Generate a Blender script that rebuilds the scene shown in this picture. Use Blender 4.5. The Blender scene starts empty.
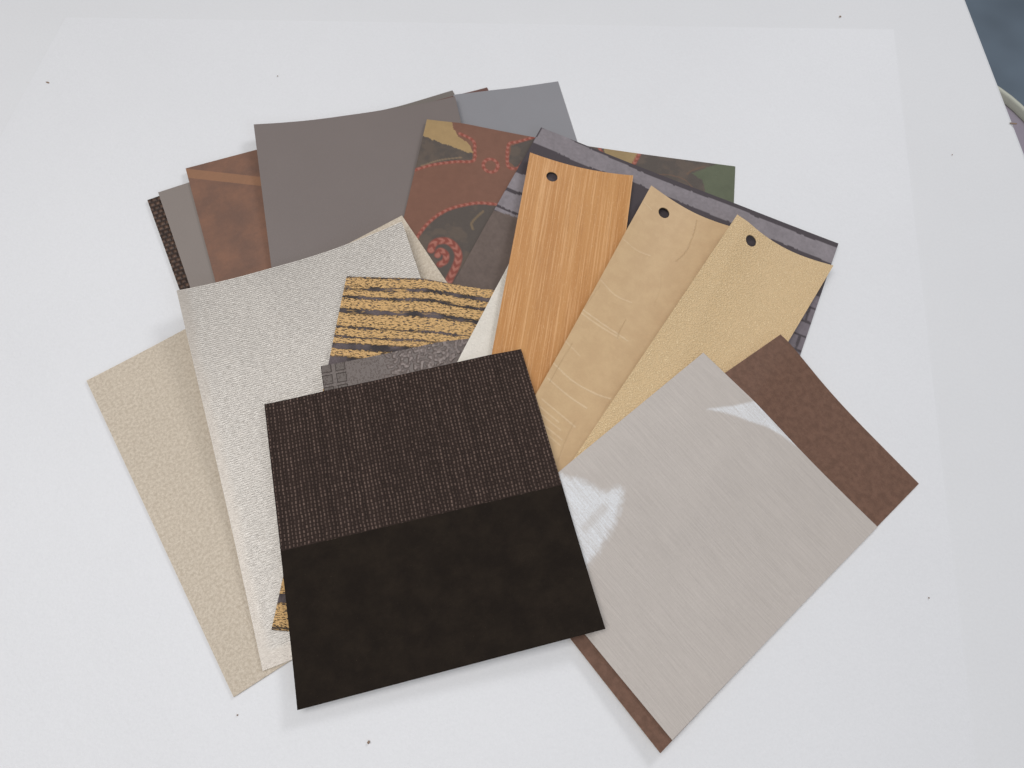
import bpy, math, random
import numpy as np
from mathutils import Matrix, Vector

# ------------------------------------------------------------------ camera
S = 0.3                       # camera height above the table top in metres
FPX, PITCH, ROLL = 700.0, math.radians(69), math.radians(-7)
scene = bpy.context.scene
C = scene.collection
cr, sr = math.cos(ROLL), math.sin(ROLL)
X_ = np.array([1.0, 0, 0])
UP = np.array([0, math.sin(PITCH), math.cos(PITCH)])
FW = np.array([0, math.cos(PITCH), -math.sin(PITCH)])
RIGHT = cr * X_ - sr * UP
CUP = sr * X_ + cr * UP
cam_d = bpy.data.cameras.new('camera')
cam = bpy.data.objects.new('camera', cam_d)
C.objects.link(cam)
cam.matrix_world = Matrix(((RIGHT[0], CUP[0], -FW[0], 0), (RIGHT[1], CUP[1], -FW[1], 0),
                           (RIGHT[2], CUP[2], -FW[2], S), (0, 0, 0, 1)))
cam_d.sensor_width = 36
cam_d.lens = 36 * FPX / 1024
cam_d.clip_start = 0.01
cam_d.clip_end = 50
scene.camera = cam
scene.render.resolution_x, scene.render.resolution_y = 1024, 768

def at(px, py, z=0.0):
    """point of the table (or of height z) seen at a place in the photograph"""
    d = (px - 512) * RIGHT - (py - 384) * CUP + FPX * FW
    k = (z - S) / d[2]
    return np.array([d[0] * k, d[1] * k])

# ------------------------------------------------------------------ light
world = bpy.data.worlds.new('World')
scene.world = world
world.use_nodes = True
bg = world.node_tree.nodes['Background']
bg.inputs[0].default_value = (0.95, 0.965, 1.0, 1)
bg.inputs[1].default_value = 0.25

def area(name, loc, target, sx, sy, power, col):
    l = bpy.data.lights.new(name, 'AREA')
    l.shape = 'RECTANGLE'; l.size = sx; l.size_y = sy; l.energy = power; l.color = col
    o = bpy.data.objects.new(name, l); C.objects.link(o)
    o.location = loc
    o.rotation_euler = (Vector(target) - Vector(loc)).to_track_quat('-Z', 'Y').to_euler()
    return o
area('window_light', (0.9, 1.5, 1.0), (0.0, 0.12, 0), 0.55, 0.4, 10.5, (0.97, 0.98, 1.0))
area('ceiling_light', (-0.22, 0.0, 0.85), (-0.03, 0.08, 0), 0.6, 0.6, 4.8, (1.0, 0.985, 0.955))
area('side_window_light', (1.1, -0.9, 0.9), (0.12, 0.0, 0), 0.7, 0.5, 2.5, (0.75, 0.87, 1.0))

scene.view_settings.view_transform = 'Standard'
scene.view_settings.look = 'None'
scene.view_settings.exposure = 0.0
scene.view_settings.gamma = 1.0
scene.render.engine = 'CYCLES'

# ------------------------------------------------------------------ helpers
def lin(r, g, b, k=1.0):
    f = lambda c: ((c / 255 + 0.055) / 1.055) ** 2.4 if c > 10.3 else c / 255 / 12.92
    return (min(f(r) * k, .95), min(f(g) * k, .95), min(f(b) * k, .95), 1)
K = 1.18                      # what the camera sees of a surface / its own colour

def tag(o, label=None, cat=None, group=None, kind=None):
    for k, v in (('label', label), ('category', cat), ('group', group), ('kind', kind)):
        if v: o[k] = v
    return o

class G:
    """small node-graph builder"""
    def __init__(s, name):
        s.m = bpy.data.materials.new(name); s.m.use_nodes = True
        s.t = s.m.node_tree; s.bsdf = s.t.nodes['Principled BSDF']
        s.uv = s.n('ShaderNodeUVMap').outputs[0]
    def n(s, typ, **kw):
        nd = s.t.nodes.new(typ)
        for k, v in kw.items(): setattr(nd, k, v)
        return nd
    def set(s, sock, v):
        if hasattr(v, 'is_output') or isinstance(v, bpy.types.NodeSocket): s.t.links.new(v, sock)
        else:
            if isinstance(v, tuple) and sock.type == 'VECTOR': v = v[:3]
            sock.default_value = v
    def math(s, op, a, b=0.0, c=0.0, clamp=False):
        nd = s.n('ShaderNodeMath', operation=op); nd.use_clamp = clamp
        s.set(nd.inputs[0], a); s.set(nd.inputs[1], b); s.set(nd.inputs[2], c)
        return nd.outputs[0]
    def sep(s, v):
        nd = s.n('ShaderNodeSeparateXYZ'); s.set(nd.inputs[0], v); return nd.outputs[0], nd.outputs[1]
    def comb(s, x, y, z=0.0):
        nd = s.n('ShaderNodeCombineXYZ'); s.set(nd.inputs[0], x); s.set(nd.inputs[1], y); s.set(nd.inputs[2], z); return nd.outputs[0]
    def mapv(s, sc, rot=0.0, loc=(0, 0, 0), v=None):
        nd = s.n('ShaderNodeMapping'); s.set(nd.inputs[0], v if v is not None else s.uv)
        nd.inputs['Location'].default_value = loc; nd.inputs['Rotation'].default_value = (0, 0, rot); nd.inputs['Scale'].default_value = sc
        return nd.outputs[0]
    def noise(s, scale, detail=4, rough=0.6, sc=(1, 1, 1), rot=0.0, loc=(0, 0, 0), dist=0.0, v=None):
        nd = s.n('ShaderNodeTexNoise'); s.set(nd.inputs['Vector'], s.mapv(sc, rot, loc, v))
        nd.inputs['Scale'].default_value = scale; nd.inputs['Detail'].default_value = detail
        nd.inputs['Roughness'].default_value = rough; nd.inputs['Distortion'].default_value = dist
        return nd.outputs[0]
    def voro(s, scale, feature='F1', sc=(1, 1, 1), rnd=1.0, out=0):
        nd = s.n('ShaderNodeTexVoronoi', feature=feature); s.set(nd.inputs['Vector'], s.mapv(sc))
        nd.inputs['Scale'].default_value = scale; nd.inputs['Randomness'].default_value = rnd
        return nd.outputs[out]
    def white(s, v):
        nd = s.n('ShaderNodeTexWhiteNoise'); nd.noise_dimensions = '2D'; s.set(nd.inputs[0], v); return nd.outputs[0]
    def step(s, x, a, b):      # smooth 0..1 between a and b
        nd = s.n('ShaderNodeMapRange'); nd.interpolation_type = 'SMOOTHSTEP'
        s.set(nd.inputs[0], x); nd.inputs[1].default_value = a; nd.inputs[2].default_value = b
        return nd.outputs[0]
    def mix(s, f, a, b):
        nd = s.n('ShaderNodeMix', data_type='RGBA')
        s.set(nd.inputs[0], f); s.set(nd.inputs[6], a); s.set(nd.inputs[7], b); return nd.outputs[2]
    def scalec(s, col, f):     # colour times a value
        nd = s.n('ShaderNodeVectorMath', operation='SCALE'); s.set(nd.inputs[0], col); s.set(nd.inputs[3], f); return nd.outputs[0]
    def bump(s, h, dist, strength=1.0, prev=None):
        nd = s.n('ShaderNodeBump'); s.set(nd.inputs['Height'], h)
        nd.inputs['Distance'].default_value = dist; nd.inputs['Strength'].default_value = strength
        if prev is not None: s.set(nd.inputs['Normal'], prev)
        s.set(s.bsdf.inputs['Normal'], nd.outputs[0]); return nd.outputs[0]
    def out(s, col, rough=0.7, spec=0.3, metal=0.0, sheen=0.0):
        b = s.bsdf
        s.set(b.inputs['Base Color'], col); s.set(b.inputs['Roughness'], rough)
        b.inputs['Specular IOR Level'].default_value = spec; s.set(b.inputs['Metallic'], metal)
        b.inputs['Sheen Weight'].default_value = sheen
        return s.m
    def attr(s, name):
        nd = s.n('ShaderNodeAttribute'); nd.attribute_name = name; return nd.outputs['Color']
    def rng(s, x, lo, hi):     # noise 0..1 -> lo..hi
        return s.math('MULTIPLY_ADD', x, hi - lo, lo)

def plain(name, col, rough=0.7, spec=0.3):
    g = G(name)
    return g.out(g.scalec(col, g.rng(g.noise(0.8, 3), .93, 1.07)), rough, spec)

# ------------------------------------------------------------------ solid geometry
def mesh_obj(name, verts, faces, mats, parent=None, smooth=False):
    me = bpy.data.meshes.new(name); me.from_pydata([tuple(v) for v in verts], [], faces); me.update()
    for m in mats: me.materials.append(m)
    o = bpy.data.objects.new(name, me); C.objects.link(o); o.parent = parent
    if smooth: me.polygons.foreach_set('use_smooth', [True] * len(me.polygons))
    return o

# ------------------------------------------------------------------ setting materials
def mat_table():
    g = G('white_table_laminate')
    co = g.n('ShaderNodeTexCoord').outputs['Object']
    n1 = g.noise(14, 3, v=co); n2 = g.noise(700, 3, v=co)
    c = g.scalec(lin(225.5, 225.5, 228, 1.0), g.math('ADD', g.rng(n1, .97, 1.03), g.rng(n2, -.03, .03)))
    g.bump(n2, 0.00008)
    return g.out(c, 0.6, 0.2)
def mat_paper():
    g = G('white_matt_paper')
    co = g.n('ShaderNodeTexCoord').outputs['Object']
    n1 = g.noise(11, 3, v=co); n2 = g.noise(900, 4, .7, v=co); n3 = g.noise(160, 3, v=co)
    c = g.scalec(lin(228, 228, 231, 1.0), g.math('ADD', g.rng(n1, .97, 1.03), g.rng(n2, -.05, .05)))
    nb = g.bump(n3, 0.0004, 0.4); g.bump(n2, 0.0001, 1, nb)
    return g.out(c, 0.55, 0.3)

# table: slab whose right-hand edge shows at the upper right of the picture
A, B = at(967, 0), at(1024, 148)
d = (B - A) / np.linalg.norm(B - A); nrm = np.array([-d[1], d[0]])   # nrm points right of the edge?
if nrm[0] < 0: nrm = -nrm
P0 = A - d * 0.25; P1 = B + d * 0.6
T = 0.028
r = 0.0025
prof = [(0.0, -T), (0.0, -r), (-r * .3, -r * .3), (-r, 0.0), (-1.6, 0.0), (-1.6, -T)]
V, F = [], []
for P in (P0, P1):
    for (o_, z) in prof: V.append((*(P + nrm * o_), z))
n = len(prof)
for i in range(n): F.append((i, (i + 1) % n, n + (i + 1) % n, n + i))
F += [tuple(range(n))[::-1], tuple(range(n, 2 * n))]
table = mesh_obj('table_top', V, F, [mat_table()])
tag(table, 'white table top that everything lies on, its right edge at the upper right corner', 'table')

# sheet of white paper on it
q = [at(66, 18), at(893, 30), at(893, 30) + (at(898, 75) - at(893, 30)) * 13.5, None]
q[3] = q[0] + (q[2] - q[1]) * 1.05 + np.array([-.03, 0])
NP = 24
V, F = [], []
for j in range(NP + 1):
    for i in range(NP + 1):
        u, v = i / NP, j / NP
        p = (1 - v) * ((1 - u) * q[0] + u * q[1]) + v * ((1 - u) * q[3] + u * q[2])
        V.append((p[0], p[1], 0.0004))
k = len(V)
V += [(x, y, 0.00005) for x, y, z in V]
for j in range(NP):
    for i in range(NP):
        a = j * (NP + 1) + i
        F.append((a, a + NP + 1, a + NP + 2, a + 1))
bd = [i for i in range(NP + 1)] + [(j + 1) * (NP + 1) - 1 for j in range(1, NP + 1)] + \
     [NP * (NP + 1) + i for i in range(NP - 1, -1, -1)] + [j * (NP + 1) for j in range(NP - 1, 0, -1)]
for a, b in zip(bd, bd[1:] + bd[:1]): F.append((a, b, b + k, a + k))
paper = mesh_obj('backing_paper', V, F, [mat_paper()])
tag(paper, 'large sheet of clean white paper laid flat under all the samples', 'paper')

# floor far below and the pale-rimmed tub standing there
FZ = -0.72
g = G('blue_grey_floor'); co = g.n('ShaderNodeTexCoord').outputs['Object']
g.out(g.scalec(lin(120, 134, 148, 1.05), g.rng(g.noise(3.2, 3, v=co), .4, 1.6)), 0.6, 0.3)
fl = mesh_obj('floor', [(-6, -6, FZ), (8, -6, FZ), (8, 8, FZ), (-6, 8, FZ)], [(0, 1, 2, 3)], [g.m])
tag(fl, kind='structure')
def lathe(name, prof, seg, mats, parent, loc=(0, 0, 0)):
    V, F = [], []
    for i in range(seg):
        a = 2 * math.pi * i / seg
        for (rr, z) in prof: V.append((rr * math.cos(a) + loc[0], rr * math.sin(a) + loc[1], z + loc[2]))
    m = len(prof)
    for i in range(seg):
        for j in range(m - 1):
            F.append((i * m + j, ((i + 1) % seg) * m + j, ((i + 1) % seg) * m + j + 1, i * m + j + 1))
    return mesh_obj(name, V, F, mats, parent, True)
RZ = -0.36
e0, e1 = at(1003, 88, RZ), at(1024, 105, RZ)
dd = (e1 - e0) / np.linalg.norm(e1 - e0); nn = np.array([dd[1], -dd[0]])
if nn[1] > 0: nn = -nn
cc = (e0 + e1) / 2 + nn * 0.165
tub = bpy.data.objects.new('storage_tub', None); C.objects.link(tub); tub.location = (cc[0], cc[1], FZ)
tag(tub, 'mauve grey lidded tub with pale rim, just showing past the right edge of the table', 'tub')
hh = RZ - FZ
lathe('body', [(0, .002), (.12, .002), (.125, .006), (.155, hh - .012), (.148, hh - .012), (.118, .012), (0, .012)], 64,
      [plain('mauve_plastic', lin(150, 140, 150, .75), .5)], tub)
lathe('rim', [(.159, hh - .010), (.160, hh - .002), (.163, hh), (.167, hh - .002), (.168, hh - .012), (.160, hh - .016), (.1589, hh - .0101)], 64,
      [plain('pale_plastic', lin(205, 205, 190), .45)], tub)
lathe('lid', [(0, hh - .012), (.12, hh - .010), (.150, hh - .007), (.1585, hh - .009), (.1585, hh - .014), (0, hh - .016)], 64,
      [plain('dull_mauve_plastic', lin(158, 148, 160), .5)], tub)

# ------------------------------------------------------------------ draping of the samples
GX0, GY0, GR = -0.30, -0.12, 0.001
H = np.full((640, 640), 0.0005)
def Hs(x, y):
    ix = np.clip((x - GX0) / GR, 0, 637); iy = np.clip((y - GY0) / GR, 0, 637)
    i, j = ix.astype(int), iy.astype(int)
    return np.maximum.reduce([H[i, j], H[i + 1, j], H[i, j + 1], H[i + 1, j + 1]])
def bil(q, u, v):
    return ((1 - v) * (1 - u))[..., None] * q[0] + ((1 - v) * u)[..., None] * q[1] + (v * u)[..., None] * q[2] + (v * (1 - u))[..., None] * q[3]
def up(Z, nx, ny):
    a = np.linspace(0, 1, Z.shape[1]); b = np.linspace(0, 1, Z.shape[0])
    Z1 = np.array([np.interp(np.linspace(0, 1, nx + 1), a, row) for row in Z])
    Z2 = np.array([np.interp(np.linspace(0, 1, ny + 1), b, col) for col in Z1.T]).T
    fx, fy = max(1, nx // (Z.shape[1] - 1)), max(1, ny // (Z.shape[0] - 1))
    for f, ax in ((fx, 1), (fy, 0)):
        if f > 1:
            for _ in range(2):
                P = np.pad(Z2, [(f, f) if ax == 0 else (0, 0), (f, f) if ax == 1 else (0, 0)], mode='reflect', reflect_type='odd')
                Z2 = sum(np.take(P, np.arange(Z2.shape[ax]) + o, axis=ax) for o in range(2 * f + 1)) / (2 * f + 1)
    return Z2

def drape(quad, lift, iters):
    M = 48
    u, v = np.meshgrid(np.linspace(0, 1, M + 1), np.linspace(0, 1, M + 1))
    zc = [0.002] * 4
    for _ in range(3):
        q = quad(zc)
        P = bil(q, u, v)
        ob = Hs(P[..., 0], P[..., 1]) + 0.00018
        Z = ob.copy()
        for it in range(iters):
            Q = np.pad(Z, 1, mode='edge')
            Z = np.maximum(ob, (Q[:-2, 1:-1] + Q[2:, 1:-1] + Q[1:-1, :-2] + Q[1:-1, 2:]) / 4 - 0.0000015)
        Z = Z + lift(u, v)
        zc = [Z[0, 0], Z[0, -1], Z[-1, -1], Z[-1, 0]]
    return q, Z

def corners(spec):
    """spec: dict of picture points tl tr bl br; missing ones follow from a rectangle of size w,h (in camera heights)"""
    def f(zc):
        g = {}
        for k, i in (('tl', 0), ('tr', 1), ('br', 2), ('bl', 3)):
            if k in spec: g[k] = at(*spec[k], zc[i])
        w, h = spec.get('w'), spec.get('h')
        unit = lambda a: a / np.linalg.norm(a)
        if 'left' in spec:   # point on the left edge gives the direction
            dl = unit(at(*spec['left'], zc[0]) - g['tl']); dt = np.array([-dl[1], dl[0]])
        if 'top' in spec:    # point on the top edge
            if 'tl' in g: dt = unit(at(*spec['top'], zc[0]) - g['tl'])
            else: dt = unit(g['tr'] - at(*spec['top'], zc[1]))
            if 'left' not in spec: dl = np.array([dt[1], -dt[0]])
        if 'tl' in g and 'tr' in g:
            dt = unit(g['tr'] - g['tl'])
            if 'left' not in spec: dl = np.array([dt[1], -dt[0]])
        if 'tl' not in g: g['tl'] = g['tr'] - dt * w * S
        if 'tr' not in g: g['tr'] = g['tl'] + dt * w * S if 'br' not in g or w else g['tl'] + g['br'] - g['bl']
        if 'bl' not in g: g['bl'] = (g['tl'] + dl * h * S) if h else g['tl'] + g['br'] - g['tr']
        if 'br' not in g: g['br'] = g['tr'] + g['bl'] - g['tl']
        return [g['tl'], g['tr'], g['br'], g['bl']]
    return f

def build_faces(nx, ny, keep=None):
    idx = lambda i, j: j * (nx + 1) + i
    I, J = np.meshgrid(np.arange(nx), np.arange(ny))
    a = (J * (nx + 1) + I)
    Fq = np.stack([a, a + nx + 1, a + nx + 2, a + 1], -1)
    if keep is not None: return Fq[keep]
    return Fq.reshape(-1, 4)

def solid(name, top, nrm_th, Fq, uvw, mats, parent=None, attrs=None, open_edges=None):
    """sheet of given thickness from a grid of top points"""
    nv = len(top)
    bot = top.copy(); bot[:, 2] -= nrm_th
    E = np.concatenate([Fq[:, [0, 1]], Fq[:, [1, 2]], Fq[:, [2, 3]], Fq[:, [3, 0]]])
    key = E.min(1).astype(np.int64) * nv + E.max(1)
    uq, inv, cnt = np.unique(key, return_inverse=True, return_counts=True)
    Eb = E[cnt[inv] == 1]
    if open_edges is not None: Eb = Eb[~open_edges(Eb)]
    # side vertices are separate so that the rim shades sharp
    su, sinv = np.unique(Eb, return_inverse=True); sinv = sinv.reshape(Eb.shape)
    m = len(su)
    side_t, side_b = top[su], bot[su]
    verts = np.concatenate([top, bot, side_t, side_b])
    a, b = sinv[:, 0] + 2 * nv, sinv[:, 1] + 2 * nv
    Fs = np.stack([b, a, a + m, b + m], -1)
    faces = np.concatenate([Fq, Fq[:, ::-1] + nv, Fs])
    uvv = np.concatenate([uvw, uvw, uvw[su], uvw[su]])
    me = bpy.data.meshes.new(name)
    me.vertices.add(len(verts)); me.vertices.foreach_set('co', verts.astype(np.float32).ravel())
    me.loops.add(faces.size); me.loops.foreach_set('vertex_index', faces.astype(np.int32).ravel())
    me.polygons.add(len(faces)); me.polygons.foreach_set('loop_start', np.arange(0, faces.size, 4, dtype=np.int32))
    mi = np.zeros(len(faces), np.int32); mi[len(Fq):] = 1
    for mt in mats: me.materials.append(mt)
    me.update(calc_edges=True)
    me.polygons.foreach_set('material_index', mi)
    me.polygons.foreach_set('use_smooth', np.ones(len(faces), bool))
    ul = me.uv_layers.new(name='UVMap'); ul.data.foreach_set('uv', uvv[faces.ravel()].astype(np.float32).ravel())
    if attrs is not None:
        for an, col in attrs.items():
            ca = me.color_attributes.new(an, 'FLOAT_COLOR', 'POINT')
            full = np.concatenate([col, col, col[su], col[su]])
            ca.data.foreach_set('color', full.astype(np.float32).ravel())
    me.validate()
    o = bpy.data.objects.new(name, me); C.objects.link(o); o.parent = parent
    return o

used = np.unique(np.array([0]))
def sheet(name, label, cat, spec, mat, edge, th=0.0005, lift=None, fine=1, hole=None, attr=None, iters=160, group=None, split=None):
    lf = lift or (lambda u, v: 0 * u)
    q, Z = drape(corners(spec), lf, iters)
    W = np.linalg.norm(q[1] - q[0]); L = np.linalg.norm(q[3] - q[0])
    if fine > 1:
        nx, ny = int(W * 1000 * fine / 2), int(L * 1000 * fine / 2)
        Zf = up(Z, nx, ny)
    else: nx = ny = 48; Zf = Z
    u, v = np.meshgrid(np.linspace(0, 1, nx + 1), np.linspace(0, 1, ny + 1))
    keep = None
    if hole:                                     # punched hole: leave its cells out, round its rim
        hc = at(hole[0], hole[1], 0.004); rad = hole[2]
        P = bil(q, u, v); dx = P - hc; rr = np.linalg.norm(dx, axis=-1)
        cell = W / nx
        cu = (u[:-1, :-1] + u[1:, 1:]) / 2; cv = (v[:-1, :-1] + v[1:, 1:]) / 2
        Pc = bil(q, cu, cv); keep = np.linalg.norm(Pc - hc, axis=-1) > rad
    P = bil(q, u, v)
    if hole:
        kk = np.zeros((ny + 1, nx + 1), int); kr = (~keep).astype(int)
        kk[:-1, :-1] += kr; kk[1:, :-1] += kr; kk[:-1, 1:] += kr; kk[1:, 1:] += kr
        rim = (kk > 0) & (kk < 4)
        P[rim] = hc + dx[rim] / rr[rim][:, None] * rad
    top = np.concatenate([P, (Zf + th)[..., None]], -1).reshape(-1, 3)
    uvw = np.stack([u * W * 1000, (1 - v) * L * 1000], -1).reshape(-1, 2)
    at_ = {'pattern': attr(P.reshape(-1, 2), u.ravel(), v.ravel())} if attr else None
    Fq = build_faces(nx, ny, keep)
    # raise the pile
    su, sv = np.meshgrid(np.linspace(0, 1, int(W / .0006)), np.linspace(0, 1, int(L / .0006)))
    PP = bil(q, su, sv); ZZ = up(Z, su.shape[1] - 1, su.shape[0] - 1) if su.shape[0] > 49 else Z[0, 0] + 0 * su
    ii = ((PP[..., 0] - GX0) / GR).round().astype(int); jj = ((PP[..., 1] - GY0) / GR).round().astype(int)
    np.maximum.at(H, (ii.ravel(), jj.ravel()), (ZZ + th).ravel())
    org = np.array([q[3][0], q[3][1], 0.0])
    if split:
        root = bpy.data.objects.new(name, None); C.objects.link(root); root.location = (*((q[0] + q[2]) / 2), 0)
        tag(root, label, cat, group)
        base = np.array([*((q[0] + q[2]) / 2), 0])
        for pn, pl, mt, lo, hi in split:
            r0, r1 = int(lo * ny), int(round(hi * ny)) if hi < 1 else ny
            sel = Fq.reshape(ny, nx, 4)[r0:r1].reshape(-1, 4)
            vs, inv = np.unique(sel, return_inverse=True)
            sel2 = inv.reshape(-1, 4)
            rows = vs // (nx + 1)
            cut = r1 if lo == 0 else r0
            oe = (lambda E, rows=rows, cut=cut: (rows[E[:, 0]] == cut) & (rows[E[:, 1]] == cut))
            o = solid(pn, top[vs] - base, th, sel2, uvw[vs], [mt, edge], root, open_edges=oe)
            if pl: o['label'] = pl
        return root
    base = np.array([*((q[0] + q[2]) / 2), 0])
    o = solid(name, top - base, th, Fq, uvw, [mat, edge], None, at_)
    o.location = base
    return tag(o, label, cat, group)

# ---- pattern helpers (numpy, in table-plane coordinates)
def px(pts, z=0.003): return np.array([at(a, b, z) for a, b in pts])
def inpoly(P, poly):
    x, y = P[:, 0], P[:, 1]; c = np.zeros(len(P), bool)
    n = len(poly); j = n - 1
    for i in range(n):
        xi, yi = poly[i]; xj, yj = poly[j]
        with np.errstate(divide='ignore', invalid='ignore'):
            c ^= ((yi > y) != (yj > y)) & (x < (xj - xi) * (y - yi) / (yj - yi) + xi)
        j = i
    return c
def smoothline(pts, k=8):
    p = np.array(pts, float); p = np.concatenate([[2 * p[0] - p[1]], p, [2 * p[-1] - p[-2]]])
    o = []
    for i in range(1, len(p) - 2):
        for t in np.linspace(0, 1, k, endpoint=False):
            o.append(.5 * (2 * p[i] + (p[i + 1] - p[i - 1]) * t + (2 * p[i - 1] - 5 * p[i] + 4 * p[i + 1] - p[i + 2]) * t * t + (3 * p[i] - p[i - 1] - 3 * p[i + 1] + p[i + 2]) * t ** 3))
    o.append(p[-2]); return np.array(o)
def dline(P, L):
    """distance to a polyline, and arc length of the nearest point"""
    best = np.full(len(P), 9.0); arc = np.zeros(len(P)); s = 0
    for a, b in zip(L[:-1], L[1:]):
        ab = b - a; l = np.linalg.norm(ab)
        t = np.clip(((P - a) @ ab) / (l * l), 0, 1)
        dd = np.linalg.norm(P - (a + t[:, None] * ab), axis=1)
        m = dd < best; best[m] = dd[m]; arc[m] = s + t[m] * l; s += l
    return best, arc
def sm(x, a, b):
    t = np.clip((x - a) / (b - a), 0, 1); return t * t * (3 - 2 * t)
def vnoise(P, scale, seed=0, oct=3):
    rs = np.random.RandomState(seed); T = rs.rand(256, 256); out = 0; amp = 1; tot = 0
    for o in range(oct):
        Q = P * scale * 2 ** o + 37.3 + o * 11; i = np.floor(Q).astype(int); f = Q - i; f = f * f * (3 - 2 * f)
        a, b = i[:, 0] % 255, i[:, 1] % 255
        v = (T[a, b] * (1 - f[:, 0]) + T[a + 1, b] * f[:, 0]) * (1 - f[:, 1]) + (T[a, b + 1] * (1 - f[:, 0]) + T[a + 1, b + 1] * f[:, 0]) * f[:, 1]
        out = out + v * amp; tot += amp; amp *= .55
    return out / tot
def blend(c, m, col): c[:] = c * (1 - m[:, None]) + np.array(col)[None, :] * m[:, None]

# ------------------------------------------------------------------ sample materials
e_white = plain('white_cut_edge', lin(196, 194, 186), .8)
e_grey = plain('grey_cut_edge', lin(140, 136, 128), .8)
e_tan = plain('tan_cut_edge', lin(176, 150, 112), .8)
e_dark = plain('dark_cut_edge', lin(84, 70, 52), .8)
e_green = plain('olive_grey_cut_edge', lin(104, 106, 92), .8)

def m_plain_vinyl(name, col, rough=.5, sp=.35, grain=.08):
    g = G(name)
    n1 = g.noise(.03, 3); n2 = g.noise(2.2, 4, .7)
    g.bump(g.noise(1.6, 3), 0.0002, .5)
    return g.out(g.scalec(lin(*col, K), g.math('ADD', g.rng(n1, .95, 1.05), g.rng(n2, -grain, grain))), rough, sp)

def m_basket():
    g = G('dark_basket_weave')
    x, y = g.sep(g.uv)
    cy = g.math('MULTIPLY', y, 1 / 2.5); row = g.math('FLOOR', cy); fy = g.math('SUBTRACT', cy, row)
    cx = g.math('MULTIPLY', g.math('ADD', x, g.math('MULTIPLY', g.math('MODULO', row, 2), 1.3)), 1 / 2.8); col = g.math('FLOOR', cx); fx = g.math('SUBTRACT', cx, col)
    wx = g.math('SINE', g.math('MULTIPLY', fx, math.pi)); wy = g.math('SINE', g.math('MULTIPLY', fy, math.pi))
    h = g.math('MULTIPLY', wx, wy)
    w = g.white(g.comb(col, row)); n1 = g.noise(1.1, 5, .8)
    c = g.mix(g.math('MULTIPLY', h, g.rng(n1, -.3, 1.7), clamp=True), lin(44, 33, 29, K), lin(104, 80, 66, K))
    c = g.scalec(c, g.rng(w, .75, 1.25))
    g.bump(h, .0008)
    return g.out(c, .5, .4)

def m_copper():
    g = G('mottled_copper_brown_leather')
    x, y = g.sep(g.uv)
    n1 = g.noise(.045, 5, .62); n2 = g.noise(.6, 5, .7); n3 = g.noise(2.5, 3)
    c = g.mix(g.step(n1, .34, .7), lin(107, 82, 71, K), lin(127, 93, 76, K))
    c = g.scalec(c, g.math('ADD', g.rng(n2, .88, 1.12), g.rng(n3, -.1, .1)))
    # lighter diagonal band near the top edge
    L_ = 120.0
    dist = g.math('ADD', g.math('MULTIPLY', y, 1.0), g.math('MULTIPLY', x, 0.5))
    band = g.math('MULTIPLY', g.step(dist, L_ - 6.3, L_ - 5.8), g.math('SUBTRACT', 1.0, g.step(dist, L_ - .3, L_ + .1)))
    c = g.mix(g.math('MULTIPLY', band, .6), c, g.scalec(lin(150, 110, 82, K), g.rng(n2, .9, 1.1)))
    g.bump(n2, .0003, .5)
    return g.out(c, .55, .3)

def m_pattern(name, rough=.6, grain=.1, bumpd=.0002, mott=.1, spec=.3):
    g = G(name)
    a = g.attr('pattern'); n1 = g.noise(.35, 5, .7); n2 = g.noise(2.6, 4, .8)
    c = g.scalec(a, g.math('ADD', g.rng(n1, 1 - mott, 1 + mott), g.rng(n2, -grain, grain)))
    g.bump(n2, bumpd)
    return g.out(c, rough, spec)

def m_beige():
    g = G('shimmering_beige_vinyl')
    n1 = g.noise(.8, 5, .8); n2 = g.noise(2.4, 4, .8); n3 = g.noise(.02, 2)
    c = g.mix(g.step(n1, .35, .65), lin(179, 165, 147, K), lin(204, 192, 176, K))
    c = g.scalec(c, g.math('ADD', g.rng(n3, .95, 1.05), g.rng(n2, -.2, .2)))
    g.bump(n2, .00025)
    return g.out(c, .48, .4, .05)

def m_silver():
    g = G('silver_beige_woven_vinyl')
    x, y = g.sep(g.uv)
    n0 = g.noise(.9, 3, .6, sc=(.45, 1.9, 1)); n1 = g.noise(1.7, 4, .75, sc=(.28, 1.6, 1)); n2 = g.noise(.035, 3)
    wv = g.math('SINE', g.math('MULTIPLY_ADD', y, 6.4, g.math('MULTIPLY', n0, 7)))
    # a strip along the left and bottom edge carries no weave
    e = g.math('MULTIPLY', g.step(g.math('ADD', x, g.math('MULTIPLY', g.math('SUBTRACT', n2, .5), 8)), 1.0, 6.0), g.step(y, 5.0, 8.0))
    c = g.mix(g.step(n1, .3, .7), lin(156, 149, 142, 1.05), lin(202, 197, 191, 1.05))
    c = g.scalec(c, g.math('ADD', g.rng(n2, .93, 1.07), g.math('MULTIPLY', g.math('MULTIPLY', wv, e), .07)))
    c = g.mix(g.math('MULTIPLY', g.math('SUBTRACT', 1.0, e), .5), c, g.scalec(lin(180, 170, 160, 1.0), g.rng(n1, .9, 1.1)))
    h = g.math('ADD', g.math('MULTIPLY', wv, e), g.math('MULTIPLY', n1, 4))
    g.bump(h, .00005, .6)
    return g.out(c, .36, .6, .3)

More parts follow.
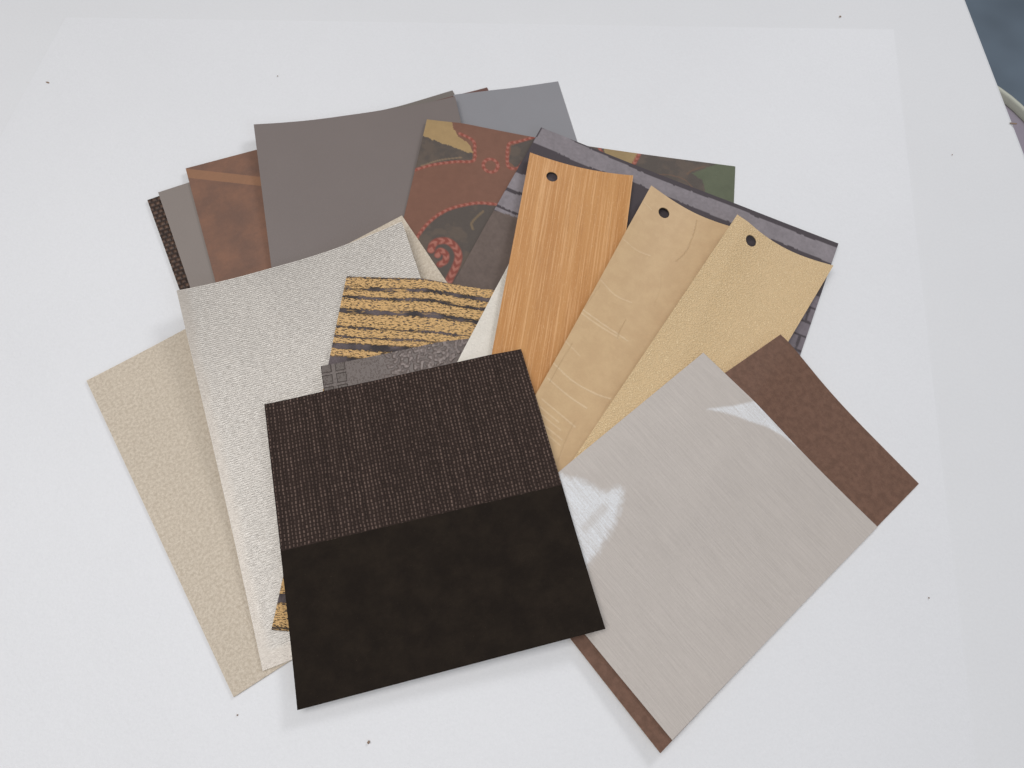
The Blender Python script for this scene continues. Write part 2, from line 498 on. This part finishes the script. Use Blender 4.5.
def m_gold():
    g = G('black_carpet_with_gold_flecks')
    x, y = g.sep(g.uv)
    # long uneven dark seams run across the sheet
    nb = g.noise(.05, 4, .6, sc=(.35, 1, 1)); nf = g.noise(.9, 5, .8, sc=(.6, 1, 1))
    yy = g.math('ADD', y, g.math('MULTIPLY', g.math('SUBTRACT', nb, .5), 3.5))
    yj = g.math('ADD', yy, g.math('MULTIPLY', g.math('SUBTRACT', nf, .5), 5.0))
    seams = None
    for k, w in GOLD_SEAMS:
        dk = g.math('ABSOLUTE', g.math('SUBTRACT', yj, k))
        s = g.math('SUBTRACT', 1.0, g.step(dk, w * .8, w * 1.1))
        s = g.math('MULTIPLY', s, g.step(g.noise(.16, 3, .6, sc=(.45, 2.5, 1), loc=(k, k * .3, 0)), .36, .46)) if w < 1.5 else s
        seams = s if seams is None else g.math('MAXIMUM', seams, s)
    fl = g.noise(1.1, 4, .7, sc=(.45, 1.6, 1), rot=.35); fl2 = g.noise(1.4, 3, .7, sc=(.45, 1.6, 1), rot=-.5)
    f = g.math('MULTIPLY_ADD', fl2, .5, g.math('MULTIPLY', fl, .5))
    gold = g.math('MULTIPLY', g.step(f, .43, .47), g.math('SUBTRACT', 1.0, seams))
    n = g.noise(1.2, 4, .8)
    gc = g.scalec(lin(212, 172, 118, K), g.rng(n, .85, 1.15))
    dc = g.scalec(g.mix(g.step(g.noise(.08, 2), .4, .6), lin(60, 55, 56, K), lin(100, 90, 92, K)), g.rng(n, .7, 1.3))
    g.bump(g.math('MULTIPLY_ADD', gold, .8, n), .0006)
    return g.out(g.mix(gold, dc, gc), .6, .3)

def m_croc():
    g = G('taupe_embossed_vinyl')
    x, y = g.sep(g.uv)
    reg = g.math('ADD', x, g.math('MULTIPLY', g.noise(.12, 2), 16))
    bub = g.voro(.7, 'SMOOTH_F1', rnd=.9); pit = g.voro(1.15, 'F1', rnd=.8)
    # square tiles along the left edge
    tx = g.math('ABSOLUTE', g.math('SUBTRACT', g.math('MODULO', g.math('ADD', x, 1.0), 6.2), 3.3)); ty = g.math('ABSOLUTE', g.math('SUBTRACT', g.math('MODULO', y, 5.6), 2.8))
    tile = g.math('MULTIPLY', g.math('SUBTRACT', 1.0, g.step(g.math('MAXIMUM', tx, ty), 1.9, 2.3)), g.math('SUBTRACT', 1.0, g.step(x, 10.5, 10.8)))
    m = g.step(reg, 33, 40)
    h1 = g.math('SUBTRACT', 1.0, g.step(bub, .25, .62)); h0 = g.math('MULTIPLY', g.math('SUBTRACT', 1.0, g.step(pit, .1, .5)), .3)
    h = g.math('ADD', g.math('MULTIPLY', m, h1), g.math('MULTIPLY', g.math('SUBTRACT', 1.0, m), h0))
    hh_ = g.math('SUBTRACT', h, g.math('MULTIPLY', tile, 1.2))
    n = g.noise(2.2, 3)
    c = g.scalec(g.mix(g.math('MULTIPLY', tile, .4), g.mix(h, lin(98, 88, 84, K), lin(124, 112, 108, K)), lin(74, 66, 60, K)), g.rng(n, .85, 1.15))
    g.bump(hh_, .0007)
    return g.out(c, .42, .5)

def m_pearl():
    g = G('pearl_white_crinkled_vinyl')
    n = g.noise(.8, 5, .7, sc=(.7, 1.4, 1)); n2 = g.noise(.2, 3)
    g.bump(n, .0005)
    return g.out(g.scalec(lin(210, 203, 193, K), g.math('ADD', g.rng(n, .88, 1.12), g.rng(n2, -.04, .04))), .4, .5, .15)

def m_wood():
    g = G('warm_oak_wood_grain')
    n1 = g.noise(1.0, 5, .75, sc=(1, .012, 1)); n2 = g.noise(1.6, 5, .75, sc=(1, .025, 1), loc=(7, 3, 0)); n3 = g.noise(.12, 3, .5, sc=(1, .05, 1)); n4 = g.noise(2.4, 3, .7, sc=(1, .2, 1))
    c = g.mix(g.step(n3, .35, .65), lin(178, 125, 73, K), lin(188, 137, 85, K))
    c = g.mix(g.math('MULTIPLY', g.step(n1, .5, .6), .75), c, lin(209, 162, 114, K))
    c = g.mix(g.math('MULTIPLY', g.step(n2, .52, .64), .6), c, lin(166, 117, 70, K))
    c = g.mix(g.math('MULTIPLY', g.step(n4, .58, .7), .45), c, lin(216, 180, 138, K))
    g.bump(n2, .0002)
    return g.out(c, .5, .35)

def m_tan():
    g = G('tan_creased_leather')
    a = g.attr('pattern'); n1 = g.noise(.12, 5, .65); n2 = g.noise(1.3, 4, .75); n3 = g.noise(.5, 3)
    r_, _ = g.sep(a)
    nd = g.n('ShaderNodeSeparateColor'); g.set(nd.inputs[0], a)
    crease, dk = nd.outputs[0], nd.outputs[1]
    c = g.mix(g.step(n1, .36, .66), lin(185, 155, 118, K), lin(191, 162, 124, K))
    c = g.scalec(c, g.math('ADD', g.rng(n2, .92, 1.08), g.rng(n3, -.03, .03)))
    c = g.mix(g.math('MULTIPLY', crease, .35), c, lin(222, 200, 164, K))
    c = g.mix(g.math('MULTIPLY', dk, .28), c, lin(140, 112, 80, K))
    g.bump(g.math('ADD', g.math('SUBTRACT', crease, dk), g.math('MULTIPLY', n2, .10)), .00016)
    return g.out(c, .45, .4)

def m_pebble():
    g = G('cream_pebbled_leather')
    v = g.voro(1.5, 'SMOOTH_F1', sc=(1, 1.3, 1)); n = g.noise(1.1, 4, .7); n2 = g.noise(.05, 3)
    h = g.math('ADD', g.step(v, .1, .6), g.math('MULTIPLY', n, .7))
    c = g.mix(g.step(h, .25, .9), lin(224, 198, 156, K), lin(200, 172, 131, K))
    c = g.scalec(c, g.math('ADD', g.rng(n, .95, 1.05), g.rng(n2, -.04, .04)))
    g.bump(h, -.00025)
    return g.out(c, .42, .45)

def m_brown():
    g = G('reddish_brown_fine_grain_leather')
    n1 = g.noise(.35, 5, .7); n2 = g.noise(2.2, 4, .8)
    c = g.mix(g.step(n1, .35, .65), lin(96, 69, 55, K), lin(111, 81, 66, K))
    g.bump(n2, .0002)
    return g.out(g.scalec(c, g.math('ADD', .98, g.rng(n2, -.22, .22))), .52, .35)

def m_lilac():
    g = G('lilac_grey_brushed_linen')
    n1 = g.noise(1.4, 5, .75, sc=(.035, 1, 1)); n2 = g.noise(2.6, 4, .75, sc=(.15, 1, 1)); n3 = g.noise(2.4, 3, .7, sc=(1, .12, 1)); n4 = g.noise(.03, 3)
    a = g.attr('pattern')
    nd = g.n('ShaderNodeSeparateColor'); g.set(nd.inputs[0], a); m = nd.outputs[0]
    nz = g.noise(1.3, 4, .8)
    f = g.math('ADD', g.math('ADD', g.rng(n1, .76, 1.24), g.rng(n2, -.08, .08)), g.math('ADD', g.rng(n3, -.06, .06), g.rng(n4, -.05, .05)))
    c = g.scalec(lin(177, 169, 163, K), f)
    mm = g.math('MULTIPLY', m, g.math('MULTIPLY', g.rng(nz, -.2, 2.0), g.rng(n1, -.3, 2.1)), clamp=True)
    c = g.mix(mm, c, lin(212, 214, 218, K))  # white highlights painted into the linen's colour
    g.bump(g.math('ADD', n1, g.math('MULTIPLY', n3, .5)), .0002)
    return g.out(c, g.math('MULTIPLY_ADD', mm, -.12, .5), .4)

def m_weave_dark():
    g = G('dark_brown_stitched_weave')
    x, y = g.sep(g.uv)
    PX, PY = 1.5, 1.6
    jx = g.math('MULTIPLY', g.math('SUBTRACT', g.noise(.15, 2), .5), 1.2)
    cx = g.math('MULTIPLY', g.math('ADD', x, jx), 1 / PX); col = g.math('FLOOR', cx); fx = g.math('SUBTRACT', cx, col)
    off = g.white(g.comb(col, 3.0))
    cy = g.math('ADD', g.math('MULTIPLY', y, 1 / PY), g.math('MULTIPLY', off, .35)); row = g.math('FLOOR', cy); fy = g.math('SUBTRACT', cy, row)
    ax = g.math('ABSOLUTE', g.math('SUBTRACT', fx, .5)); ay = g.math('ABSOLUTE', g.math('SUBTRACT', fy, .5))
    dash = g.math('MULTIPLY', g.math('SUBTRACT', 1.0, g.step(ax, .12, .3)), g.math('SUBTRACT', 1.0, g.step(ay, .28, .46)))
    w = g.white(g.comb(col, row)); wc = g.white(g.comb(col, 9.0))
    amp = g.math('MULTIPLY', g.rng(w, .25, 1.0), g.rng(wc, .7, 1.0))
    n = g.noise(1.8, 4, .8); nl = g.noise(.04, 3)
    amp = g.math('MULTIPLY', amp, g.rng(nl, .6, 1.3))
    c = g.mix(g.math('MULTIPLY', dash, amp), g.scalec(lin(52, 41, 37, 1.0), g.math('MULTIPLY', g.rng(n, .7, 1.3), g.rng(wc, .85, 1.1))), lin(124, 104, 95, 1.0))
    g.bump(g.math('ADD', dash, g.math('MULTIPLY', n, .3)), .0005)
    return g.out(c, .7, .12)
def m_smooth_dark():
    g = G('near_black_brown_nubuck')
    n1 = g.noise(.09, 5, .65); n2 = g.noise(2.0, 4, .8)
    sp = g.step(g.noise(2.2, 1, .5), .76, .80)
    c = g.mix(g.step(n1, .3, .75), lin(29, 22, 17, 1.0), lin(40, 32, 25, 1.0))
    c = g.scalec(c, g.math('MULTIPLY', g.rng(n2, .7, 1.3), g.rng(g.noise(.5, 4, .7), .85, 1.15))); c = g.mix(g.math('MULTIPLY', sp, .5), c, lin(90, 80, 66, K))
    g.bump(n2, .0002)
    return g.out(c, .7, .12)

# ------------------------------------------------------------------ patterns from the photograph
def L3(r, g, b): return np.array(lin(r, g, b, K)[:3])
def pat_motif(P, u, v):
    c = np.zeros((len(P), 3)); c[:] = L3(117, 83, 69)
    nz = vnoise(P, 260, 1, 4); c *= (.93 + .14 * nz)[:, None]
    jit = np.stack([vnoise(P, 500, 2) - .5, vnoise(P, 500, 3) - .5], -1) * .0012
    Q = P + jit
    darkc = L3(83, 75, 70); mot = L3(93, 82, 74)
    dn = vnoise(P, 180, 5, 4)
    def darkpoly(pts):
        m = inpoly(Q, px(pts)).astype(float)
        dcol = darkc[None] * (1 - sm(dn, .45, .65))[:, None] + mot[None] * sm(dn, .45, .65)[:, None]
        c[:] = c * (1 - m[:, None]) + dcol * m[:, None]
    def flat(pts, col, var=.12):
        m = inpoly(Q, px(pts)).astype(float)
        c[:] = c * (1 - m[:, None]) + (np.array(col)[None] * (1 - var + 2 * var * dn)[:, None]) * m[:, None]
    darkpoly([(423.7, 140), (440, 146.5), (460, 153.7), (472, 157.4), (472.5, 163.8), (443.7, 166.5), (405, 175)])
    flat([(420, 112), (452, 118), (452, 125.5), (452.8, 131.9), (460, 141.9), (470, 149.2), (473, 157), (469, 157), (460, 153.7), (440, 146.5), (418, 138)], L3(158, 132, 94))
    darkpoly([(545, 125), (536.7, 138.3), (520, 143.7), (511, 147.4), (509.3, 162.9), (516.6, 170), (560, 170), (580, 140)])
    darkpoly([(420, 236.8), (427.3, 227.7), (438.3, 218.5), (451, 212.2), (465.6, 208.5), (480.2, 206.7), (500, 207.6), (560, 230), (540, 400), (400, 400)])
    darkpoly([(570, 120), (640, 120), (760, 140), (760, 260), (600, 230), (560, 170)])
    flat([(602.9, 140), (640, 140), (638.9, 152.9), (634.5, 163.4), (606, 158)], L3(150, 128, 92))
    flat([(745, 150), (722, 158), (713.6, 163.4), (692.5, 171.3), (703, 177.5), (706.6, 189.8), (710, 200), (714, 225), (760, 225)], L3(90, 95, 76))
    def thin(pts, col, w):
        dd_, a_ = dline(P, smoothline(px(pts))); blend(c, (1 - sm(dd_, w * .6, w)) * .5, col)
    thin([(421.9, 169.2), (440, 163.8), (462, 161.4)], L3(150, 126, 98), .0005)
    thin([(483.3, 213.7), (475.5, 220.8), (471.6, 226), (472.9, 231.3)], L3(138, 116, 86), .0007)
    thin([(657.3, 172.2), (671.4, 173), (685.5, 177.5), (694.3, 186.2)], L3(116, 88, 70), .0004)
    thin([(688, 172), (694, 168), (706, 164)], L3(120, 90, 70), .0005)
    def stitch(pts, w=.00095, closed=False, per=.0029):
        L = smoothline(px(pts)); dd_, a_ = dline(P, L)
        m = (1 - sm(dd_, w * .7, w * 1.1)) * .85; blend(c, m, L3(134, 68, 57))
        st = sm(np.sin((a_ + dd_ * 1.2) * 2 * np.pi / per), -.3, .5) * (1 - sm(dd_, w * .5, w * 1.0))
        blend(c, st * .6, L3(176, 118, 104))
    stitch([(408, 176), (416.4, 172.9), (432.8, 168.3), (454.7, 165.6), (472.9, 164.7), (474.7, 153.7), (472.9, 144.6), (460, 138.3)])
    stitch([(545, 133), (534.8, 137.3), (518.5, 142.8), (509.3, 145.5), (507.2, 155.6), (508.4, 168.3), (517.5, 169.2), (524, 162)])
    stitch([(414, 244), (420, 235.8), (427.3, 226.7), (438.3, 217.5), (451, 211.2), (465.6, 207.5), (480.2, 205.7), (500, 206.6)])
    cc_ = [(490.6 + 7.3 * math.cos(a), 168.3 + 6.4 * math.sin(a)) for a in np.linspace(0, 2 * math.pi, 13)]
    stitch(cc_, .0010)
    stitch([(431.3, 252), (433, 247), (437.8, 243.6), (446.9, 243), (454.7, 248.2), (458.6, 257.3), (456, 267.7), (450.8, 278), (446, 288)], .0021, per=.004)
    stitch([(437.8, 257), (440.4, 252.5), (445.9, 256), (445.3, 262.5), (440, 266)], .0018, per=.004)
    stitch([(598, 143), (601, 148.5), (604, 154)], .0010); stitch([(641, 148), (638.9, 153.7), (632.7, 165)], .0012)
    return np.concatenate([c, np.ones((len(P), 1))], 1)

def pat_slate(P, u, v):
    c = np.zeros((len(P), 3)); c[:] = L3(70, 63, 67)
    jit = np.stack([vnoise(P, 350, 2) - .5, vnoise(P, 350, 3) - .5], -1) * .0012; Q = P + jit
    n1 = vnoise(P, 900, 7, 3); n2 = vnoise(P, 120, 8, 3)
    def stone(pts, col):
        m = inpoly(Q, px(pts, .004)).astype(float)
        c[:] = c * (1 - m[:, None]) + (np.array(col)[None] * (.72 + .28 * n1 + .28 * n2)[:, None]) * m[:, None]
    pale = L3(128, 121, 125)
    stone([(543, 130), (560, 134.6), (580, 145), (660, 179), (733, 205.6), (760, 217), (845, 249), (838, 264), (782, 241), (731, 221.4), (632.7, 181), (580, 163.4), (560, 154.7), (533, 144)], pale)
    stone([(513, 174), (560, 185), (556, 206), (506, 189)], pale)
    stone([(504, 192.5), (560, 208), (552, 226), (490, 204.5)], pale)
    stone([(488, 206), (560, 231), (560, 236), (485, 208.5)], pale)
    stone([(480, 209.0), (517, 218.5), (560, 236), (540, 420), (380, 420), (430, 300)], L3(100, 87, 81))
    # cobbles down the right side
    W = .165
    rowh = .0082; bx = (u * W); by = v * W
    right = (u > .86) & (v > .2)
    rr = np.floor(by / rowh); fy = by / rowh - rr; fx = ((bx + (rr % 2) * .006) / .012) % 1
    cell = np.minimum(np.minimum(fy, 1 - fy) * rowh, np.minimum(fx, 1 - fx) * .012)
    m = sm(cell + (n1 - .5) * .0006, .0004, .0008) * right
    c[:] = c * (1 - m[:, None]) + (L3(112, 104, 110)[None] * (.7 + .3 * n1 + .3 * n2)[:, None]) * m[:, None]
    return np.concatenate([c, np.ones((len(P), 1))], 1)

def pat_tan(P, u, v):
    Z = np.zeros((len(P), 3))
    Z[:, 0] = 0
    def ln(pts, w, ch, amt):
        dd_, a_ = dline(P, smoothline(px(pts, .006))); Z[:, ch] = np.maximum(Z[:, ch], (1 - sm(dd_, w * .3, w)) * amt)
    f = lambda x, y: (530 + x / 2.648, 180 + y / 2.648)
    for pts, a in (([(130, 348), (180, 378), (235, 410), (260, 425)], 1), ([(125, 356), (175, 386), (235, 418)], .7), ([(185, 275), (225, 310), (270, 325)], .5),
                   ([(60, 495), (110, 535), (170, 565), (215, 580)], 1), ([(45, 535), (100, 575), (150, 605)], .9), ([(85, 430), (130, 470)], .5),
                   ([(30, 590), (80, 625), (120, 655)], .9), ([(25, 610), (75, 645)], .8), ([(30, 630), (80, 665)], .7), ([(35, 655), (85, 690)], .8), ([(40, 675), (80, 705)], .7),
                   ([(245, 170), (280, 190), (320, 200)], .45), ([(300, 70), (320, 85)], .8)):
        ln([f(*p) for p in pts], .00045, 0, a)
    for pts, a in (([(445, 100), (435, 140), (415, 185), (390, 210)], 1), ([(255, 370), (240, 395), (232, 420)], .8), ([(350, 240), (345, 290), (330, 330)], .35),
                   ([(110, 440), (75, 500), (50, 545)], .7), ([(120, 640), (95, 690), (75, 745)], .6), ([(215, 580), (190, 620)], .5), ([(185, 285), (140, 350)], .5)):
        ln([f(*p) for p in pts], .00038, 1, a)
    return np.concatenate([Z, np.ones((len(P), 1))], 1)

def pat_lilac_highlights(P, u, v):  # mask of the two gloss highlights painted on the linen
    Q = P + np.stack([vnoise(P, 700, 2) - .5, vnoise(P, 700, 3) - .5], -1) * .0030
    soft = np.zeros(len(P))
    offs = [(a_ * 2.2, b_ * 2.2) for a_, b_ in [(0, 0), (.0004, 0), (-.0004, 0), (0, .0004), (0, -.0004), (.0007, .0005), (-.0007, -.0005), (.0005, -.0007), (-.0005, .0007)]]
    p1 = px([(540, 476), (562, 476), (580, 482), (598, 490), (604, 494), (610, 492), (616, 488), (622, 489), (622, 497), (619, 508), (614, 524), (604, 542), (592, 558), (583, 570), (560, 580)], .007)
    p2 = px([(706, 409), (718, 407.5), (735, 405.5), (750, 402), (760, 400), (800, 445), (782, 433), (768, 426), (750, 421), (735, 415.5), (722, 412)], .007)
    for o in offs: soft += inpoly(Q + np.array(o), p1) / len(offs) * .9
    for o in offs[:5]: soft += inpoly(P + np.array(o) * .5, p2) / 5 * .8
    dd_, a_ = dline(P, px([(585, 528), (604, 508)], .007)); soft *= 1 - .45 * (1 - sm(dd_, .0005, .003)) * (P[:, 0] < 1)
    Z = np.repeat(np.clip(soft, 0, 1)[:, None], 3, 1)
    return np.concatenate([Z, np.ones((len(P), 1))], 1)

GOLD_SEAMS = [(161.6, .9), (157.0, .35), (151.2, 1.0), (146.3, .7), (131.5, .5), (127.0, .4), (139.4, 1.3), (122.2, 1.6), (113.5, 3.6), (98, 1.5), (84, 1), (70, 2), (55, 1), (40, 2), (25, 1.2), (12, 1.9), (0.3, .8)]

# ------------------------------------------------------------------ the samples, from the bottom of the pile up
side = lambda a: (lambda u, v: a * (2 * u - 1) ** 2)
GRP = None
sheet('woven_sample', 'dark brown basket-weave swatch, leftmost strip of the upper left fan', 'material sample',
      dict(tl=(148, 201), left=(180, 290), w=.33, h=.40), m_basket(), e_green, th=.0008)
sheet('vinyl_sample', 'narrow strip of smooth light taupe vinyl between basket weave and copper leather', 'material sample',
      dict(tl=(158.5, 193), left=(191, 289), w=.33, h=.40), m_plain_vinyl('light_taupe_vinyl', (128, 119, 114)), e_green)
sheet('leather_sample', 'mottled copper brown leather swatch with a lighter diagonal band near its top', 'material sample',
      dict(tl=(186, 169), left=(216.5, 285), w=.33, h=.40), m_copper(), e_green)
sheet('vinyl_sample', 'tiny dull grey corner peeking above the big taupe sheet', 'material sample',
      dict(tr=(452.5, 91), top=(425, 99.3), w=.2, h=.3), m_plain_vinyl('dull_grey_vinyl', (112, 105, 100)), e_green)
sheet('leather_sample', 'thin sliver of dark brown leather peeking above the blue grey sheet', 'material sample',
      dict(tr=(487, 88), top=(455, 97), w=.2, h=.3), m_plain_vinyl('plain_brown_leather', (100, 72, 66)), e_green)
sheet('vinyl_sample', 'smooth blue grey vinyl sheet, farthest sample at the top of the pile', 'material sample',
      dict(tr=(558, 82), top=(490, 92), w=.195, h=.40), m_plain_vinyl('blue_grey_vinyl', (131, 130, 134), .45), e_white)
sheet('vinyl_sample', 'large plain taupe grey vinyl sheet, between the copper leather and the red-stitched print', 'material sample',
      dict(tl=(254, 125), tr=(455, 97), left=(271, 271), h=.40), m_plain_vinyl('taupe_grey_vinyl', (115, 106, 103), .42), e_grey,
      lift=lambda u, v: .0035 * (2 * u - 1) ** 2 * (1 - v) ** 1.0)
sheet('printed_leather_sample', 'red brown leather printed with red stitching, tan and green camouflage patches', 'material sample',
      dict(tl=(427, 120), tr=(735, 167), left=(404, 215), h=.55), m_pattern('stitched_camouflage_print', .6, .08), e_grey, fine=4, attr=pat_motif)
sheet('stone_print_sample', 'grey stone-block print sheet with dark joints, lying under the three punched cards', 'material sample',
      dict(tl=(541, 128), tr=(838, 244), left=(458, 275), h=.55), m_pattern('grey_stone_print', .65, .16), e_green, fine=4, attr=pat_slate,
      lift=lambda u, v: .0015 * (1 - v) ** 3)
sheet('vinyl_sample', 'large speckled beige sheet, its corner pointing to the left edge of the photo', 'material sample',
      dict(tl=(87, 381), tr=(402, 216), bl=(234, 697)), m_beige(), e_tan, th=.0005)
sheet('woven_vinyl_sample', 'silvery woven-look sheet curling up over the beige one', 'material sample',
      dict(tl=(177, 291), tr=(402, 222), bl=(263, 671)), m_silver(), e_white,
      lift=lambda u, v: .006 * (2 * u - 1) ** 2 * (1 - v) ** 1.3 + .002 * (1 - v) ** 2)
sheet('carpet_sample', 'black sheet covered in streaky gold flecks', 'material sample',
      dict(tl=(347, 277), top=(492, 290), w=.285, bl=(272, 630)), m_gold(), e_dark, th=.0009, iters=500, lift=lambda u, v: .002 * u ** 2 * (1 - v) ** 3)
sheet('embossed_sample', 'taupe embossed vinyl with bubbled texture and small square tiles, below the gold-flecked sheet', 'material sample',
      dict(tl=(321, 367), top=(458, 343), w=.30, h=.35), m_croc(), e_grey, th=.0008, iters=500)
sheet('vinyl_sample', 'pearl white crinkled strip between the gold-flecked sheet and the wood card', 'material sample',
      dict(tl=(509.5, 263), left=(458, 364), w=.13, h=.33), m_pearl(), e_white)
HG = None
sheet('wood_grain_card', 'orange oak wood-grain card with a punched hole, left of the two leather cards', 'sample card',
      dict(tl=(530, 153), tr=(633, 176), left=(492, 355), h=.50), m_wood(), e_tan, fine=4, iters=600, hole=(551.5, 179.5, .0029),
      lift=lambda u, v: .0028 * (2 * u - 1) ** 2 * (1 - .5 * v))
sheet('leather_card', 'tan creased leather card with a punched hole, middle one of three cards', 'sample card',
      dict(tl=(651, 186), top=(730, 222), w=.165, left=(534, 399), h=.53), m_tan(), e_tan, fine=5, iters=600, hole=(663, 215, .0029), attr=pat_tan,
      lift=lambda u, v: .0035 * (2 * u - 1) ** 2 * (1 - .5 * v))
sheet('leather_card', 'cream pebbled leather card with a punched hole, rightmost of three cards', 'sample card',
      dict(tl=(737, 215), tr=(833, 266), left=(573, 459), h=.53), m_pebble(), e_tan, fine=4, iters=600, hole=(748.5, 244.5, .0029),
      lift=lambda u, v: .0042 * (2 * u - 1) ** 2 * (1 - .5 * v))
sheet('leather_sample', 'plain reddish brown leather swatch sticking out from under the lilac grey linen', 'material sample',
      dict(tr=(918, 484), tl=(780, 335), br=(660, 753), bl=(490, 535)), m_brown(), e_tan, th=.0007, lift=lambda u, v: .003 * v ** 3 * u)
sheet('linen_sample', 'lilac grey brushed linen sheet with two painted-in white highlights', 'material sample',
      dict(tl=(703, 353), tr=(877, 527), br=(672, 740), bl=(496, 525)), m_lilac(), e_white, fine=4, attr=pat_lilac_highlights)
wm, sm_ = m_weave_dark(), m_smooth_dark()
sheet('two_tone_sample', 'nearly black brown square swatch, stitched weave above and smooth below, topmost at the front', 'material sample',
      dict(tl=(265, 405), tr=(521, 350), br=(605, 629), bl=(298, 710)), wm, e_dark, th=.0011,
      lift=lambda u, v: .0022 * v ** 3, fine=2, iters=260,
      split=[('woven_panel', None, wm, 0, .52), ('smooth_panel', None, sm_, .52, 1)])

# ------------------------------------------------------------------ crumbs on the table
mc = plain('brown_crumb', lin(150, 128, 112), .9)
rnd = random.Random(4)
def crumb(p, size, label, stretch=1.0, ang=0.0, z=.0006):
    x, y = at(*p)
    V, F = [], []
    nu, nv_ = 8, 5
    for j in range(nv_ + 1):
        th = math.pi * j / nv_
        for i in range(nu):
            ph = 2 * math.pi * i / nu; k = size * rnd.uniform(.75, 1.2)
            a, b = math.sin(th) * math.cos(ph) * k * stretch, math.sin(th) * math.sin(ph) * k
            V.append((a * math.cos(ang) - b * math.sin(ang), a * math.sin(ang) + b * math.cos(ang), math.cos(th) * k * .6 + size * .55))
    for j in range(nv_):
        for i in range(nu): F.append((j * nu + i, (j + 1) * nu + i, (j + 1) * nu + (i + 1) % nu, j * nu + (i + 1) % nu))
    o = mesh_obj('crumb', V, F, [mc], None, True); o.location = (x, y, z)
    tag(o, label, 'crumb', 'crumbs on the white table')
crumb((48, 83), .0005, 'thin dark fleck near the upper left corner of the table', 2.4, -.3, .0001)
crumb((840, 17), .0006, 'round dark crumb above the top edge of the white paper', 1, 0, .0001)
crumb((1013, 124), .0006, 'brown splinter beside the right edge of the table', 4, 0, .0001)
crumb((278, 77), .0003, 'tiny crumb on the paper above the big taupe sheet')
crumb((369, 742), .0006, 'brown crumb in front of the nearly black swatch')
crumb((238, 715), .0003, 'tiniest crumb by the front corner of the beige sheet')
crumb((952, 155), .0003, 'pinpoint crumb between the stone print sheet and the table edge', z=.0001)
crumb((928, 598), .0003, 'faint crumb on bare paper right of the linen sheet')
